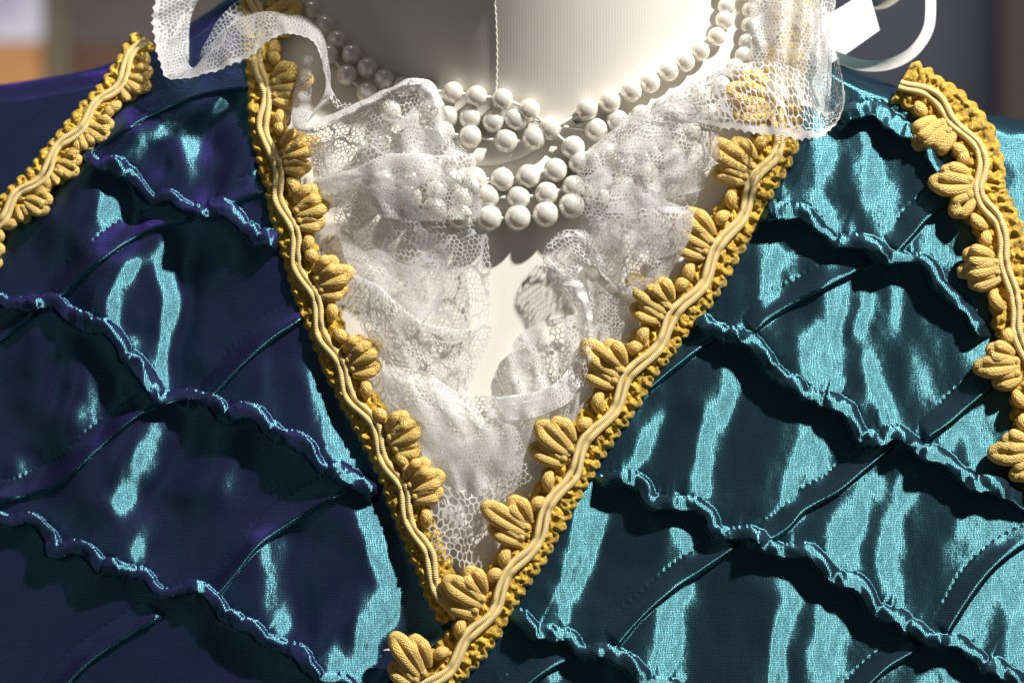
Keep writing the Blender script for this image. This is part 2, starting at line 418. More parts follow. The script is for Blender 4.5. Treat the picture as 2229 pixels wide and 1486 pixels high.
def tuck_height(X, Y):
    Hm = np.zeros(X.shape); lean = np.zeros(X.shape); seam = np.zeros(X.shape)
    for kind, L in (('down', TUCK_DOWN), ('up', TUCK_UP)):
        for ti, pl in enumerate(L):
            if kind == 'up':
                q = np.array(pl, float)
                d0 = (q[0] - q[1]) / np.linalg.norm(q[0] - q[1]); d1 = (q[-1] - q[-2]) / np.linalg.norm(q[-1] - q[-2])
                pl = [tuple(q[0] + 38 * d0)] + list(pl) + [tuple(q[-1] + 14 * d1)]
            P, s = evenly(pl, 9.0)
            r = np.random.default_rng(100 + ti)
            if kind == 'down':
                # hand-sewn flap: edge swings in and out
                ph = r.uniform(0, 6.28)
                T = np.gradient(P, axis=0); T /= np.linalg.norm(T, axis=1)[:, None]
                N = np.stack([-T[:, 1], T[:, 0]], 1)
                P = P + N * (8 * np.sin(s / 21 + ph) + 7 * vnoise(s / 24, s * 0 + ti, 41))[:, None]
            x0, x1 = P[:, 0].min() - 90, P[:, 0].max() + 90; y0, y1 = P[:, 1].min() - 90, P[:, 1].max() + 90
            m = (X > x0) & (X < x1) & (Y > y0) & (Y < y1)
            if not m.any(): continue
            x, y = X[m], Y[m]
            d, arc, sd, end, LT = seg_dist(x, y, P)
            # side: "above" the fold edge (smaller y)
            dirx = P[-1, 0] - P[0, 0]
            above = (sd < 0) if dirx > 0 else (sd > 0)
            dd = np.where(above, d, -d)
            if kind == 'down':
                nz = vnoise(arc / 55.0, arc * 0 + ti * 3.1, 5)
                nz2 = vnoise(arc / 21.0, arc * 0 + ti * 1.7, 6)
                et = np.minimum(smooth01((arc + 6) / 40), smooth01((LT - arc + 6) / 40))
                w = (31 + 11 * nz) * (0.35 + 0.65 * et); A = 36 + 6 * nz
                # puckers slanting across the flap
                puck = np.sin(arc / 10.5 + dd / 12.0 + 3.0 * nz) * 2.4 * smooth01(nz + 0.6)
                puck = puck + np.sin(arc / 21.0 - dd / 16.0 + 1.5 * nz) * 3.0
            else:
                A = 28 + 0 * arc
                et = np.minimum(smooth01((arc + 8) / 34), smooth01((LT - arc + 14) / 30))
                puck = 1.4 * np.sin(arc / 30.0 + ti); w = (47 + 5 * vnoise(arc / 80.0, arc * 0 + ti, 7)) * (0.05 + 0.95 * et)
            u = np.clip(dd / w, 0, 1)
            rnd = np.sqrt(np.clip(1 - (1 - np.clip(dd / 18.0, 0, 1))**2, 0, 1))
            if kind == 'up':
                prof = np.where(dd > 0, rnd * (0.10 * (1 - u**3) + 0.90 * (1 - u)**2.4), 0.0)
            else:
                top = np.where(dd < w, 0.74 + 0.26 * (1 - (1 - np.clip((w - dd) / 18.0, 0, 1))**2), 0.0)
                prof = np.where(dd > 0, top * (0.86 + 0.14 * u), 0.0)
            f = (A + puck) * prof * et
            f = np.where(end, 0, f)
            # stitch groove
            gr = -1.7 * np.exp(-((dd - w - 2) / 3.0)**2) * et * (0.65 + 0.35 * np.sign(np.sin(arc * 0.42)))
            # puckers running up from the stitch line into the cell
            fan = np.where(dd > w, np.exp(-(dd - w) / 26.0), 0) * np.sin(arc / (9.5 if kind == 'down' else 20) + 2 * np.sin(arc / 31)) * (1.9 if kind == 'down' else 0.7) * et
            fan = np.where(end, 0, fan); gr = np.where(end, 0, gr)
            old = Hm[m]; new = np.where(f > old, f, old) + gr + fan
            Hm[m] = new
            lean[m] = np.maximum(lean[m], np.where(dd > -2, f, 0))
    for cx, cy in CROSS:
        r2 = ((X - cx) / 16)**2 + ((Y - cy + 8) / 15)**2
        b = 14 * np.exp(-r2); Hm += b; lean += b
    return Hm, lean

# ripples: long soft folds whose right-hand slopes catch the lamp (centre line, width, strength)
RIP = [
    ([(235, 470), (262, 380), (310, 320), (372, 280), (410, 310), (420, 375)], 26, 1.0),
    ([(225, 385), (245, 440), (240, 500)], 38, 0.8),
    ([(335, 555), (275, 600), (256, 700), (290, 745)], 20, 1.0),
    ([(355, 545), (372, 640), (356, 740), (338, 830)], 24, 1.0),
    ([(310, 750), (325, 800)], 34, 1.0), ([(305, 570), (300, 650), (318, 740)], 20, 0.5), ([(60, 1010), (30, 1060)], 24, 0.5), ([(130, 780), (110, 860)], 22, 0.5), ([(520, 960), (500, 1060)], 24, 0.4), ([(330, 1110), (300, 1200)], 26, 0.45), ([(470, 640), (455, 760)], 22, 0.35), ([(590, 800), (600, 900)], 22, 0.4),
    ([(185, 760), (215, 840), (200, 900)], 34, 0.75),
    ([(345, 930), (312, 1000), (268, 1080)], 38, 0.8),
    ([(690, 815), (722, 910), (765, 1010)], 20, 1.0),
    ([(800, 1095), (832, 1200), (852, 1300)], 22, 1.0),
    ([(840, 1320), (790, 1390), (760, 1440)], 34, 0.95),
    ([(545, 390), (580, 370)], 22, 0.7), ([(490, 225), (430, 280)], 14, 0.8), ([(470, 260), (425, 330)], 9, 0.8),
    ([(610, 1190), (600, 1260), (615, 1360)], 26, 0.6),
    ([(745, 1210), (730, 1330)], 18, 0.4),
    ([(1660, 510), (1700, 580), (1690, 640)], 30, 1.0), ([(1745, 520), (1700, 610), (1660, 690)], 18, 0.8),
    ([(1830, 600), (1815, 690), (1785, 770), (1790, 850)], 42, 1.0),
    ([(1880, 600), (1897, 650), (1870, 720)], 17, 0.9),
    ([(1958, 600), (1945, 690), (1900, 780), (1908, 850), (1940, 910)], 19, 1.1),
    ([(1615, 800), (1575, 890), (1545, 980), (1540, 1060)], 24, 1.0),
    ([(1440, 900), (1400, 990), (1370, 1040)], 16, 0.7),
    ([(1790, 905), (1765, 980), (1720, 1080)], 38, 1.0),
    ([(1895, 1060), (1850, 1160), (1835, 1260)], 36, 1.0),
    ([(1985, 1015), (1955, 1110), (1930, 1220), (1960, 1340)], 19, 1.1),
    ([(1300, 1080), (1285, 1160), (1240, 1280)], 34, 1.0), ([(1480, 1135), (1500, 1180)], 30, 0.8),
    ([(1725, 1290), (1705, 1380), (1695, 1500)], 22, 1.0), ([(1825, 1310), (1800, 1400), (1790, 1500)], 36, 1.0),
    ([(1480, 1290), (1450, 1370), (1440, 1470)], 34, 0.9),
    ([(2150, 1290), (2100, 1400), (2080, 1500)], 32, 0.8), ([(2215, 1200), (2190, 1300)], 24, 0.8),
    ([(1880, 320), (1900, 400), (1935, 500)], 30, 1.0), ([(1800, 330), (1770, 420), (1830, 500)], 28, 0.9),
    ([(1720, 420), (1700, 470)], 20, 0.8), ([(2010, 470), (2050, 560)], 20, 0.7),
    ([(2020, 700), (2050, 800)], 14, 0.5), ([(2100, 900), (2130, 1010)], 22, 0.7),
    ([(1960, 210), (1900, 270)], 18, 0.9), ([(2000, 260), (2040, 330)], 16, 0.9),
    ([(1230, 1400), (1215, 1470)], 20, 0.6), ([(2150, 265), (2200, 300), (2250, 380)], 34, 1.0), ([(2229, 420), (2240, 560)], 30, 0.9),
    ([(1215, 1290), (1235, 1350)], 12, 0.8),
]

# long soft hollows that turn away from the lamp
HOLLOW = [
    ([(1995, 630), (2040, 740), (2085, 840)], 52), ([(1735, 560), (1740, 640), (1725, 720)], 20), ([(1870, 760), (1850, 880)], 20),
    ([(1665, 860), (1650, 960), (1640, 1090)], 46), ([(1480, 830), (1480, 960), (1450, 1060)], 30), ([(1390, 1120), (1395, 1240), (1370, 1370)], 52),
    ([(1580, 1270), (1570, 1380), (1560, 1500)], 52), ([(1905, 1080), (1895, 1180), (1880, 1290)], 17), ([(2050, 1090), (2020, 1210), (2030, 1340)], 56),
    ([(1765, 1290), (1760, 1380), (1740, 1500)], 16), ([(2180, 1310), (2160, 1420), (2150, 1500)], 36), ([(1260, 1300), (1290, 1380)], 34), ([(1165, 1230), (1150, 1320)], 30),
    ([(1855, 335), (1840, 400), (1830, 450)], 26), ([(1985, 350), (2000, 430)], 30), ([(1590, 560), (1560, 640)], 34), ([(2120, 960), (2090, 1010)], 24),
    ([(2190, 370), (2200, 430)], 18), ([(1945, 720), (1965, 850)], 22), ([(1700, 1000), (1690, 1090)], 20), ([(1960, 1080), (1990, 1200)], 20),
    ([(1740, 310), (1742, 440)], 38), ([(1850, 170), (1835, 300)], 40), ([(1930, 240), (1990, 330)], 26),
    ([(280, 640), (320, 620), (318, 700)], 18), ([(330, 360), (345, 400)], 26),
]

# ------------------------------------------------------------------ bodice
V_LEFT = np.array([(550, -100), (556, 0), (566, 100), (580, 280), (612, 420), (648, 560), (698, 700), (748, 820), (825, 960), (880, 1090), (938, 1235), (985, 1330)], float)
V_RIGHT = np.array([(1735, -100), (1725, 0), (1712, 120), (1700, 230), (1690, 310), (1645, 400), (1570, 540), (1500, 650), (1410, 770), (1330, 890), (1245, 1020), (1165, 1170), (1100, 1270), (1040, 1370), (980, 1445), (900, 1520), (820, 1590)], float)

SL = [(318, 85), (285, 130), (245, 195), (190, 255), (135, 320), (85, 385), (30, 440), (-40, 520), (-120, 610)]
SR = [(1962, 178), (2010, 205), (2065, 245), (2112, 300), (2135, 365), (2140, 425), (2172, 500), (2196, 580), (2200, 650), (2228, 740), (2246, 840), (2262, 940), (2290, 1060), (2310, 1160)]

def edge_left(y): return np.interp(y, V_LEFT[:, 1], V_LEFT[:, 0])
def edge_right(y): return np.interp(y, V_RIGHT[:, 1], V_RIGHT[:, 0])

SIL_X = [-200, 0, 120, 220, 330, 450, 560, 700, 1600, 1700, 1830, 1950, 2030, 2080, 2229, 2400]
SIL_Y = [205, 185, 166, 148, 100, 30, -50, -120, -120, 30, 148, 186, 222, 240, 262, 300]

def blur1(a, n, axis):
    k = np.ones(n) / n
    pad = [(0, 0)] * a.ndim; pad[axis] = (n // 2, n // 2)
    b = np.pad(a, pad, mode='edge')
    return np.apply_along_axis(lambda r: np.convolve(r, k, 'valid'), axis, b)

def build_bodice(parent):
    step = 3.1
    xs = np.arange(-190, 2420, step)
    sil = np.interp(xs, SIL_X, SIL_Y)
    k = np.ones(41) / 41; sil = np.convolve(np.pad(sil, 20, mode='edge'), k, 'valid')
    n1, n2 = 500, 44
    t = np.linspace(0, 1, n1)
    roll = 46.0
    Y1 = 1640 + (sil[None, :] + roll - 1640) * t[:, None]
    ph = np.linspace(0, math.radians(165), n2 + 1)[1:]
    Y2 = sil[None, :] + roll - roll * np.sin(ph)[:, None]
    dh2 = -230 * (1 - np.cos(ph))[:, None] + 0 * xs[None, :]
    Y = np.vstack([Y1, Y2]); X = np.broadcast_to(xs, Y.shape).copy()
    DH = np.vstack([np.zeros_like(Y1), dh2])
    Yc = np.vstack([Y1, np.broadcast_to(Y1[-1], Y2.shape)])
    H = Bsurf(X, Yc) + DH
    # ripples on a regular grid
    gx = np.arange(-200, 2430, 6.0); gy = np.arange(-140, 1660, 6.0)
    GX, GY = np.meshgrid(gx, gy)
    mask = np.zeros(GX.shape)
    for pl, w, st in RIP:
        P, _ = evenly(pl, 12.0)
        d, arc, sd, end, LT = seg_dist(GX.ravel(), GY.ravel(), P)
        d = d.reshape(GX.shape)
        wob = 1 + 0.35 * vnoise(GX / 34, GY / 60, 11)
        g = np.exp(-np.abs(d / (w * wob * (1.12 if P[0, 0] > 1100 else 1.9)))**1.75) * st
        mask = np.maximum(mask, g)
    mot = 0.5 + 0.5 * vnoise(GX / 46, GY / 105, 21) + 0.25 * vnoise(GX / 19, GY / 40, 22)
    base_sl = np.where(GX < 1114, -0.00016, -0.000056) * (GX - 1114)
    rightness = smooth01((GX - 900) / 900)
    hol = np.zeros(GX.shape)
    for pl, w in HOLLOW:
        P, _ = evenly(pl, 12.0)
        d = seg_dist(GX.ravel(), GY.ravel(), P)[0].reshape(GX.shape)
        hol = np.maximum(hol, np.exp(-np.abs(d / (w * wob))**1.9))
    hol *= 1 - 0.8 * mask 
    lit = -(0.34 - 0.000180 * (GX - 1114)) - base_sl + 0.15 * vnoise(GX / 15, GY / 75, 51) + 0.07 * vnoise(GX / 40, GY / 50, 52)
    dark = 0.09 - base_sl
    both = mask + hol
    goal = (lit * mask + dark * hol) / (both + 1e-6)
    mask = np.clip(both, 0, 1)
    rest =  (0.035 + 0.02 * rightness - 0.6 * base_sl * rightness - 0.19 * (mot - 0.5) * (1.0 + 0.45 * rightness))
    want = goal.copy()
    for it in range(7):
        slope = mask * want + (1 - mask) * rest
        slope = blur1(blur1(blur1(slope, 5, 0), 3, 1), 3, 1)
        hp = slope - blur1(slope, 41, 1)
        R = np.cumsum(hp, axis=1) * 6.0
        R = R - blur1(R, 81, 1)
        R = blur1(R, 5, 0)
        err = (goal - np.gradient(R, 6.0, axis=1)) * mask
        want = want + 0.7 * blur1(blur1(err, 7, 0), 5, 1)
    # bilinear lookup
    fx = (X - gx[0]) / 6.0; fy = (np.clip(Yc if False else Y, gy[0], gy[-1] - 7) - gy[0]) / 6.0
    ix = np.clip(fx.astype(int), 0, len(gx) - 2); iy = np.clip(fy.astype(int), 0, len(gy) - 2)
    fx = np.clip(fx - ix, 0, 1); fy = np.clip(fy - iy, 0, 1)
    rip = (R[iy, ix] * (1 - fx) + R[iy, ix + 1] * fx) * (1 - fy) + (R[iy + 1, ix] * (1 - fx) + R[iy + 1, ix + 1] * fx) * fy
    TH, lean = tuck_height(X.ravel(), Y.ravel())
    TH = TH.reshape(X.shape); lean = lean.reshape(X.shape)
    fade = np.vstack([np.ones_like(Y1), np.broadcast_to(np.clip(1 - ph / 1.0, 0, 1)[:, None], Y2.shape)])
    fl = smooth01(np.minimum(np.abs(X - edge_left(Y)), np.abs(X - edge_right(Y))) / 55)
    fl = np.where(Y > 1330, np.maximum(smooth01(np.abs(X - edge_right(Y)) / 55), 0), fl)
    for pth, side_w in ((SR, 95.0), (SL, 70.0)):
        dsh = seg_dist(X.ravel(), Y.ravel(), np.array(pth, float))[0].reshape(X.shape)
        fl = np.minimum(fl, smooth01((dsh - 20) / side_w))
    TH *= fade * (0.12 + 0.88 * fl); lean *= fade * fl; rip *= fade * (0.2 + 0.8 * fl)
    # small random creasing
    cre = 0.7 * vnoise(X / 37, Y / 60, 31) + 0.10 * vnoise(X / 9, Y / 11, 32)
    H = H + rip + TH + cre * fade
    Ym = Y + 0.02 * lean; Xm = X.copy()
    keep = ~((X > edge_left(Y) + 44) & (X < edge_right(Y) - 58) & (Y < 1262))
    kf = keep[:-1, :-1] & keep[1:, 1:] & keep[:-1, 1:] & keep[1:, :-1]
    V = W(Xm.ravel(), Ym.ravel(), H.ravel())
    f = gridfaces(*X.shape, keep=kf)
    f = f[:, ::-1]
    uv = np.stack([X.ravel(), -Y.ravel()], 1)
    used = np.unique(f); remap = np.full(len(V), -1); remap[used] = np.arange(len(used))
    return obj('bodice', V[used], remap[f], M_SATIN, parent, uv=uv[used])

dress = thing('dress', 'teal and indigo satin gown with tucked bodice, gold braid and white lace at the neckline', 'dress')
build_bodice(dress)

# ------------------------------------------------------------------ braid trims
def build_trim(path, side, starts, parent, scale=1.0, hoff=12.0, outer=44, inner=50, flip=1, ps=1.0, tilt=0.0, cord_off=0.0, droop=0.0):
    """path: cord centre line (x,y); side +1/-1 picks the petal side; starts: arclengths of each petal cluster"""
    P, s = evenly(path, 4.0)
    L = s[-1]
    T = np.gradient(P, axis=0); T /= np.linalg.norm(T, axis=1)[:, None]
    k = np.ones(15) / 15
    T = np.stack([np.convolve(np.pad(T[:, i], 7, mode='edge'), k, 'valid') for i in (0, 1)], 1)
    T /= np.linalg.norm(T, axis=1)[:, None]
    N = np.stack([-T[:, 1], T[:, 0]], 1) * side

    def at(ss, nn, hh):
        ss = np.asarray(ss, float)
        px = np.interp(ss, s, P[:, 0]) + (ss - np.clip(ss, 0, L)) * np.where(ss < 0, T[0, 0], T[-1, 0])
        py = np.interp(ss, s, P[:, 1]) + (ss - np.clip(ss, 0, L)) * np.where(ss < 0, T[0, 1], T[-1, 1])
        nx = np.interp(ss, s, N[:, 0]); ny = np.interp(ss, s, N[:, 1])
        x = px + nx * nn; y = py + ny * nn
        h = Bsurf(np.interp(ss, s, P[:, 0]), np.interp(ss, s, P[:, 1])) + hoff + hh + np.asarray(nn) * tilt
        return np.stack([x, y, h], -1)

    root = bpy.data.objects.new('braid_trim', None); COL.objects.link(root); root.parent = parent
    root.empty_display_size = 0.01
    # crocheted ground: rows of little knotted loops
    ns = int(L / 2.6); nn = 40
    ss = np.linspace(0, L, ns)[:, None]; vv = np.linspace(0, 1, nn)[None, :]
    o_edge = -(outer + 7 * np.abs(np.sin(ss / 8.5)) + 3 * vnoise(ss / 14, ss * 0, 3)) * scale
    i_edge = (inner + 7 * np.abs(np.sin(ss / 9.5 + 1)) + 5 * vnoise(ss / 20, ss * 0, 4)) * scale
    n_ = o_edge + (i_edge - o_edge) * vv
    knot = 6.0 * np.abs(np.sin(ss / 8.5 + 0.25 * n_ / 8)) * (0.4 + np.abs(np.sin(n_ / 9.0 + np.sin(ss / 8.5)))) + 5.0 * vnoise(ss / 7, n_ / 7, 8)
    edge = np.clip(np.minimum(vv, 1 - vv) / 0.12, 0, 1)**0.5
    hh = (-10 + (14 + knot) * edge) * scale
    Q = at(np.broadcast_to(ss, n_.shape), n_, hh)
    Wv = W(Q[..., 0].ravel(), Q[..., 1].ravel(), Q[..., 2].ravel())
    uv = np.stack([np.broadcast_to(ss, n_.shape).ravel(), n_.ravel()], 1)
    f = gridfaces(ns, nn)
    obj('base_band', Wv, f if side > 0 else f[:, ::-1], M_CROCHET, root, uv=uv)
    # pair of wrapped cords that swing from side to side, one dipping under now and then
    per = (starts[1] - starts[0]) if len(starts) > 1 else 180
    sc = np.linspace(0, L, int(L / 5))
    for j, off in enumerate((-7.6, 6.8)):
        w = 9.0 * np.sin(2 * np.pi * (sc - starts[0]) / per + 0.9) + 2.5 * vnoise(sc / 45, sc * 0 + j, 9)
        step = 2.5 * np.tanh(4 * np.sin(2 * np.pi * (sc - starts[0]) / per + (0 if j else 2.6)))
        hc = 13 + 3.5 * np.sin(2 * np.pi * (sc - starts[0]) / per * 1.0 + j * 2.6) + 1.5 * step
        q = at(sc, (off + w + cord_off) * scale, hc * scale)
        v, f, u = tube(q, 7.4 * scale, 10)
        obj('cord', v, f, M_CORD, root, uv=u)

    def loop(s0, n0, s1, n1, wid, r, h0, h1, h2, jit=1.0):
        """folded loop of gimp from root to tip and back: reads as a creased petal"""
        a = np.array([s0, n0]); b = np.array([s1, n1]); d = b - a; Ld = np.linalg.norm(d); d /= Ld
        e = np.array([-d[1], d[0]])
        pts = []
        pts.append((a - e * wid * 0.30, h0)); pts.append((a + d * Ld * 0.33 - e * wid * 0.85, (h0 + h1) / 2 + 3)); pts.append((a + d * Ld * 0.66 - e * wid * 1.05, h1))
        pts.append((b - d * r * 0.9 - e * wid * 0.75, h2)); pts.append((b, h2 - 3)); pts.append((b - d * r * 0.9 + e * wid * 0.75, h2))
        pts.append((a + d * Ld * 0.66 + e * wid * 1.05, h1)); pts.append((a + d * Ld * 0.33 + e * wid * 0.85, (h0 + h1) / 2 + 3)); pts.append((a + e * wid * 0.30, h0))
        pts = np.array([(p[0], p[1], h) for p, h in pts]) * scale
        pts[:, 0] = pts[:, 0]
        Cc = catmull(pts, 46)
        rr = r * scale * (0.72 + 0.28 * np.sin(np.linspace(0, np.pi, 46))**0.5)
        return Cc, rr

    for i, s0 in enumerate(starts):
        r_ = np.random.default_rng(int(s0 * 7) + 11)
        J = lambda a: r_.uniform(-a, a)
        f_ = flip
        defs = [ # s0 n0 s1 n1 wid r h0 h1 h2
            (0, 22, -10 * f_ + J(9), 22 + (98 + J(10)) * ps, 13.0, 15.0, 10, 27 + J(4), 19 + J(5)),
            (26 * f_, 24, 33 * f_ + J(7), 22 + (68 + J(8)) * ps, 11.5, 13.5, 10, 21 + J(4), 14 + J(4)),
            (-24 * f_, 34, -44 * f_ + J(7), 28 + (62 + J(10)) * ps, 13.0, 14.5, 12, 31 + J(4), 24 + J(5)),
        ]
        for dd in defs:
            a0, n0, a1, n1, wd, rr, h0, h1, h2 = dd
            q, rad = loop(a0, n0, a1, n1, wd, rr, h0, h1 - droop * 0.3, h2 - droop)
            Q = at(s0 + q[:, 0], q[:, 1], q[:, 2])
            v, f, u = tube(Q, rad, 12)
            obj('petal', v, f, M_PETAL, root, uv=u)
        # leaf buds beside the cord and the little knots that bind the petals
        for (ds, n0, ds1, n1, rr) in ((-52 * f_, 30, -86 * f_, 22, 15), (54 * f_, 36, 96 * f_, 20, 14.5)):
            tt = np.linspace(0, 1, 18)
            a = np.stack([s0 + (ds + (ds1 - ds) * tt) * scale, (n0 + (n1 - n0) * tt + 6 * np.sin(np.pi * tt)) * scale, (11 + 7 * np.sin(np.pi * tt)) * scale], 1)
            Q = at(a[:, 0], a[:, 1], a[:, 2])
            rad = rr * scale * np.clip(np.sin(np.pi * (0.04 + 0.92 * tt)), 0, 1)**0.6
            v, f, u = tube(Q, rad, 12)
            obj('bud', v, f, M_PETAL, root, uv=u)
        for (ds, n0, rr) in ((-10 * f_, 26, 11.5), (18 * f_, 27, 11.0)):
            tt = np.linspace(0, 1, 10)
            a = np.stack([s0 + (ds + J(3) + (tt - 0.5) * 20) * scale, (n0 + 2 * np.sin(tt * 3)) * scale, 17 * scale + 0 * tt], 1)
            Q = at(a[:, 0], a[:, 1], a[:, 2])
            rad = rr * scale * np.clip(np.sin(np.pi * (0.05 + 0.9 * tt)), 0, 1)**0.5
            v, f, u = tube(Q, rad, 10)
            obj('knot', v, f, M_PETAL, root, uv=u)
    return root

def arc_at(path, pts):
    P, s = evenly(path, 4.0)
    return [float(s[np.argmin(np.linalg.norm(P - np.array(p, float), axis=1))]) for p in pts]

TL = [tuple(p) for p in V_LEFT[:-1]] + [(962, 1290), (990, 1345)]
TR = [tuple(p) for p in V_RIGHT]
build_trim(TL, -1, arc_at(TL, [(560, 40), (572, 190), (592, 345), (622, 470), (668, 625), (738, 800), (830, 975), (872, 1075)]), dress, hoff=9, flip=1, scale=0.92, outer=34, inner=46, ps=0.82)
build_trim(TR, 1, arc_at(TR, [(1700, 222), (1655, 380), (1565, 545), (1470, 690), (1370, 830), (1262, 1000), (1160, 1165), (1068, 1325), (935, 1492)]), dress, hoff=14, flip=1, scale=0.98)
build_trim(SL, -1, arc_at(SL, [(262, 165), (180, 265), (115, 345), (45, 425), (-60, 540)]), dress, scale=0.82, hoff=10, outer=32, inner=30, flip=1, ps=0.5)
build_trim(SR, 1, arc_at(SR, [(2075, 255), (2138, 400), (2195, 575), (2238, 790), (2275, 980)]), dress, scale=0.98, hoff=12, flip=1, outer=50, ps=0.85)

# ------------------------------------------------------------------ mannequin
mann = thing('mannequin', 'cream jersey covered dress form, its bare neck and chest seen inside the open neckline', 'mannequin')
def build_mannequin():
    xs = np.arange(560, 1790, 5.0); ys = np.arange(-420, 1420, 5.0)
    X, Y = np.meshgrid(xs, ys)
    H = chest(X, np.clip(Y, -60, None)) - 0.0 * Y
    H = np.where(Y < -60, chest(X, np.full_like(Y, -60)) + 0.2 * (-60 - Y), H)
    V = W(X.ravel(), Y.ravel(), H.ravel())
    keep = (H[:-1, :-1] > -520)
    f = gridfaces(*X.shape, keep=keep)[:, ::-1]
    obj('torso', V, f, M_JERSEY, mann, uv=np.stack([X.ravel(), -Y.ravel()], 1))
    # seam running up the front of the neck
    yy = np.linspace(285, -200, 130)
    xx = 1082 + 3 * np.sin(yy / 60) - 0.02 * (285 - yy)
    hh = chest(xx, np.clip(yy, -60, None)) + np.where(yy < -60, 0.2 * (-60 - yy), 0)
    zig = 1.4 * np.sin(yy / 2.4)
    v, f, u = tube(np.stack([xx + zig, yy, hh - 0.6], 1), 2.4, 8)
    obj('seam', v, f, M_JERSEY, mann, uv=u)
    # added unseen ellipsoid above the frame, shaped to shadow the neck
    n, m = 40, 48
    th = np.linspace(0.02, math.pi - 0.02, n)[:, None]; ph = np.linspace(0, 2 * math.pi, m, endpoint=False)[None, :]
    hx = 1020 + 212 * np.sin(th) * np.cos(ph); hy = -330 - 272 * np.cos(th) - 0.55 * np.clip(1090 - hx, 0, None); hz = 120 + 88 * np.sin(th) * np.sin(ph)
    V = W(hx.ravel(), hy.ravel(), hz.ravel())
    obj('neck_shade_blocker', V, gridfaces(n, m, wrap=True), M_JERSEY, mann, uv=np.stack([hx.ravel(), hy.ravel()], 1))
build_mannequin()
# cream felt tab under the pearls
def build_tab():
    n, m = 14, 40
    r = np.linspace(0, 1, n)[:, None]; a = np.linspace(0, 2 * math.pi, m, endpoint=False)[None, :]
    x = 1085 + 95 * r * np.cos(a); y = 318 + 40 * r * np.sin(a) - 0.16 * (x - 1085)
    h = chest(x, y) + 14 * np.clip(1 - r**4, 0, 1) + 4
    V = W(x.ravel(), y.ravel(), h.ravel())
    obj('neck_tab', V, gridfaces(n, m, wrap=True)[:, ::-1], M_JERSEY, mann, uv=np.stack([x.ravel(), y.ravel()], 1))
build_tab()

# ------------------------------------------------------------------ pearls
def sphere_mesh():
    n, m = 20, 28
    th = np.linspace(0.0, math.pi, n)[:, None]; ph = np.linspace(0, 2 * math.pi, m, endpoint=False)[None, :]
    # slightly dimpled at the drill holes
    rr = 1 - 0.05 * np.exp(-(np.minimum(th, math.pi - th) / 0.22)**2)
    V = np.stack([(rr * np.sin(th) * np.cos(ph)).ravel(), (rr * np.sin(th) * np.sin(ph)).ravel(), (rr * np.cos(th) + 0 * ph).ravel()], 1)
    return V, gridfaces(n, m, wrap=True)[:, ::-1]
SV, SF = sphere_mesh()
pearl_proto = None
def strand(pts, label, r0=25.5, lift=0.0, explicit=True, spacing=58):
    global pearl_proto
    root = thing('pearl_necklace', label, 'necklace', group='pearl strands round the neck')
    pts = np.array(pts, float)
    if not explicit:
        pts, _ = evenly(pts, spacing)
    x, y = pts[:, 0], pts[:, 1]
    rad = r0 * np.where(y > 250, 1.0, np.clip(0.62 + 0.38 * (y + 60) / 310, 0.62, 1.0)) if not explicit else r0 * np.clip(0.72 + 0.28 * (y + 20) / 300, 0.72, 1.04)
    h = chest(x, y) + rad * 1.0 + lift
    rr = np.random.default_rng(len(label))
    x = x + rr.uniform(-2, 2, len(x)); y = y + rr.uniform(-2, 2, len(y))
    Pw = W(x, y, h)
    for i in range(len(pts)):
        if pearl_proto is None:
            o = obj('pearl', SV, SF, M_PEARL, root); pearl_proto = o
        else:
            o = pearl_proto.copy(); COL.objects.link(o); o.parent = root
        sc = rad[i] * S * (D - h[i] * S) / D
        o.location = Pw[i]; o.scale = (sc, sc, sc * 0.97)
        o.rotation_euler = (rr.uniform(-.5, .5), math.pi / 2 + rr.uniform(-.3, .3), rr.uniform(-.5, .5))
    q = np.stack([x, y, h - 2], 1)
    Q = catmull(q, len(q) * 6)
    v, f, u = tube(Q, 3.6, 8)
    obj('string', v, f, M_STRING, root, uv=u)

strand([(560, -75), (600, -45), (640, -12), (676, 22), (706, 56), (735, 88), (766, 120), (800, 148), (838, 172), (880, 190), (930, 197), (985, 202), (1037, 210), (1095, 218), (1150, 240), (1197, 279), (1246, 321), (1290, 352), (1345, 362), (1400, 350), (1450, 325), (1500, 290), (1550, 250)],
       'pearl strand crossing the throat seam from the shaded side, then dropping under the lace')
strand([(1575, -50), (1580, -18), (1581, 14), (1577, 46), (1560, 80), (1524, 111), (1492, 137), (1456, 157), (1416, 180), (1373, 200), (1329, 221), (1280, 240), (1161, 302), (1100, 307), (1022, 298), (964, 288), (905, 270), (850, 240), (800, 205), (755, 165), (715, 120)],
       'pearl strand edging the lit right side of the neck, uppermost there', lift=4)
strand([(1640, -45), (1634, -10), (1632, 24), (1632, 58), (1628, 92), (1620, 122), (1600, 152), (1570, 186), (1526, 205), (1480, 222), (1440, 240), (1395, 252), (1345, 266), (1296, 281), (1123, 262), (1074, 266), (1022, 258), (975, 252), (930, 245)],
       'pearl strand lying second from the neck on the right, partly under the lace scoop')
strand([(1470, 250), (1420, 285), (1370, 315), (1320, 335), (1262, 352), (1209, 372), (1152, 385), (1092, 392), (1031, 390), (980, 392), (925, 375), (870, 345), (820, 310)],
       'third lowest pearl strand, loose row with thread showing between its beads')
strand([(1420, 335), (1370, 365), (1310, 392), (1250, 408), (1189, 421), (1127, 430), (1062, 428), (1005, 430), (950, 415), (895, 390), (840, 355)],
       'second lowest pearl strand, resting right above the bottom row', r0=25)
strand([(1460, 340), (1405, 378), (1355, 410), (1300, 430), (1245, 450), (1186, 465), (1125, 476), (1063, 477), (1002, 470), (945, 455), (890, 430), (835, 395)],
       'lowest pearl strand, casting round shadows on the cream chest', r0=28, lift=2)

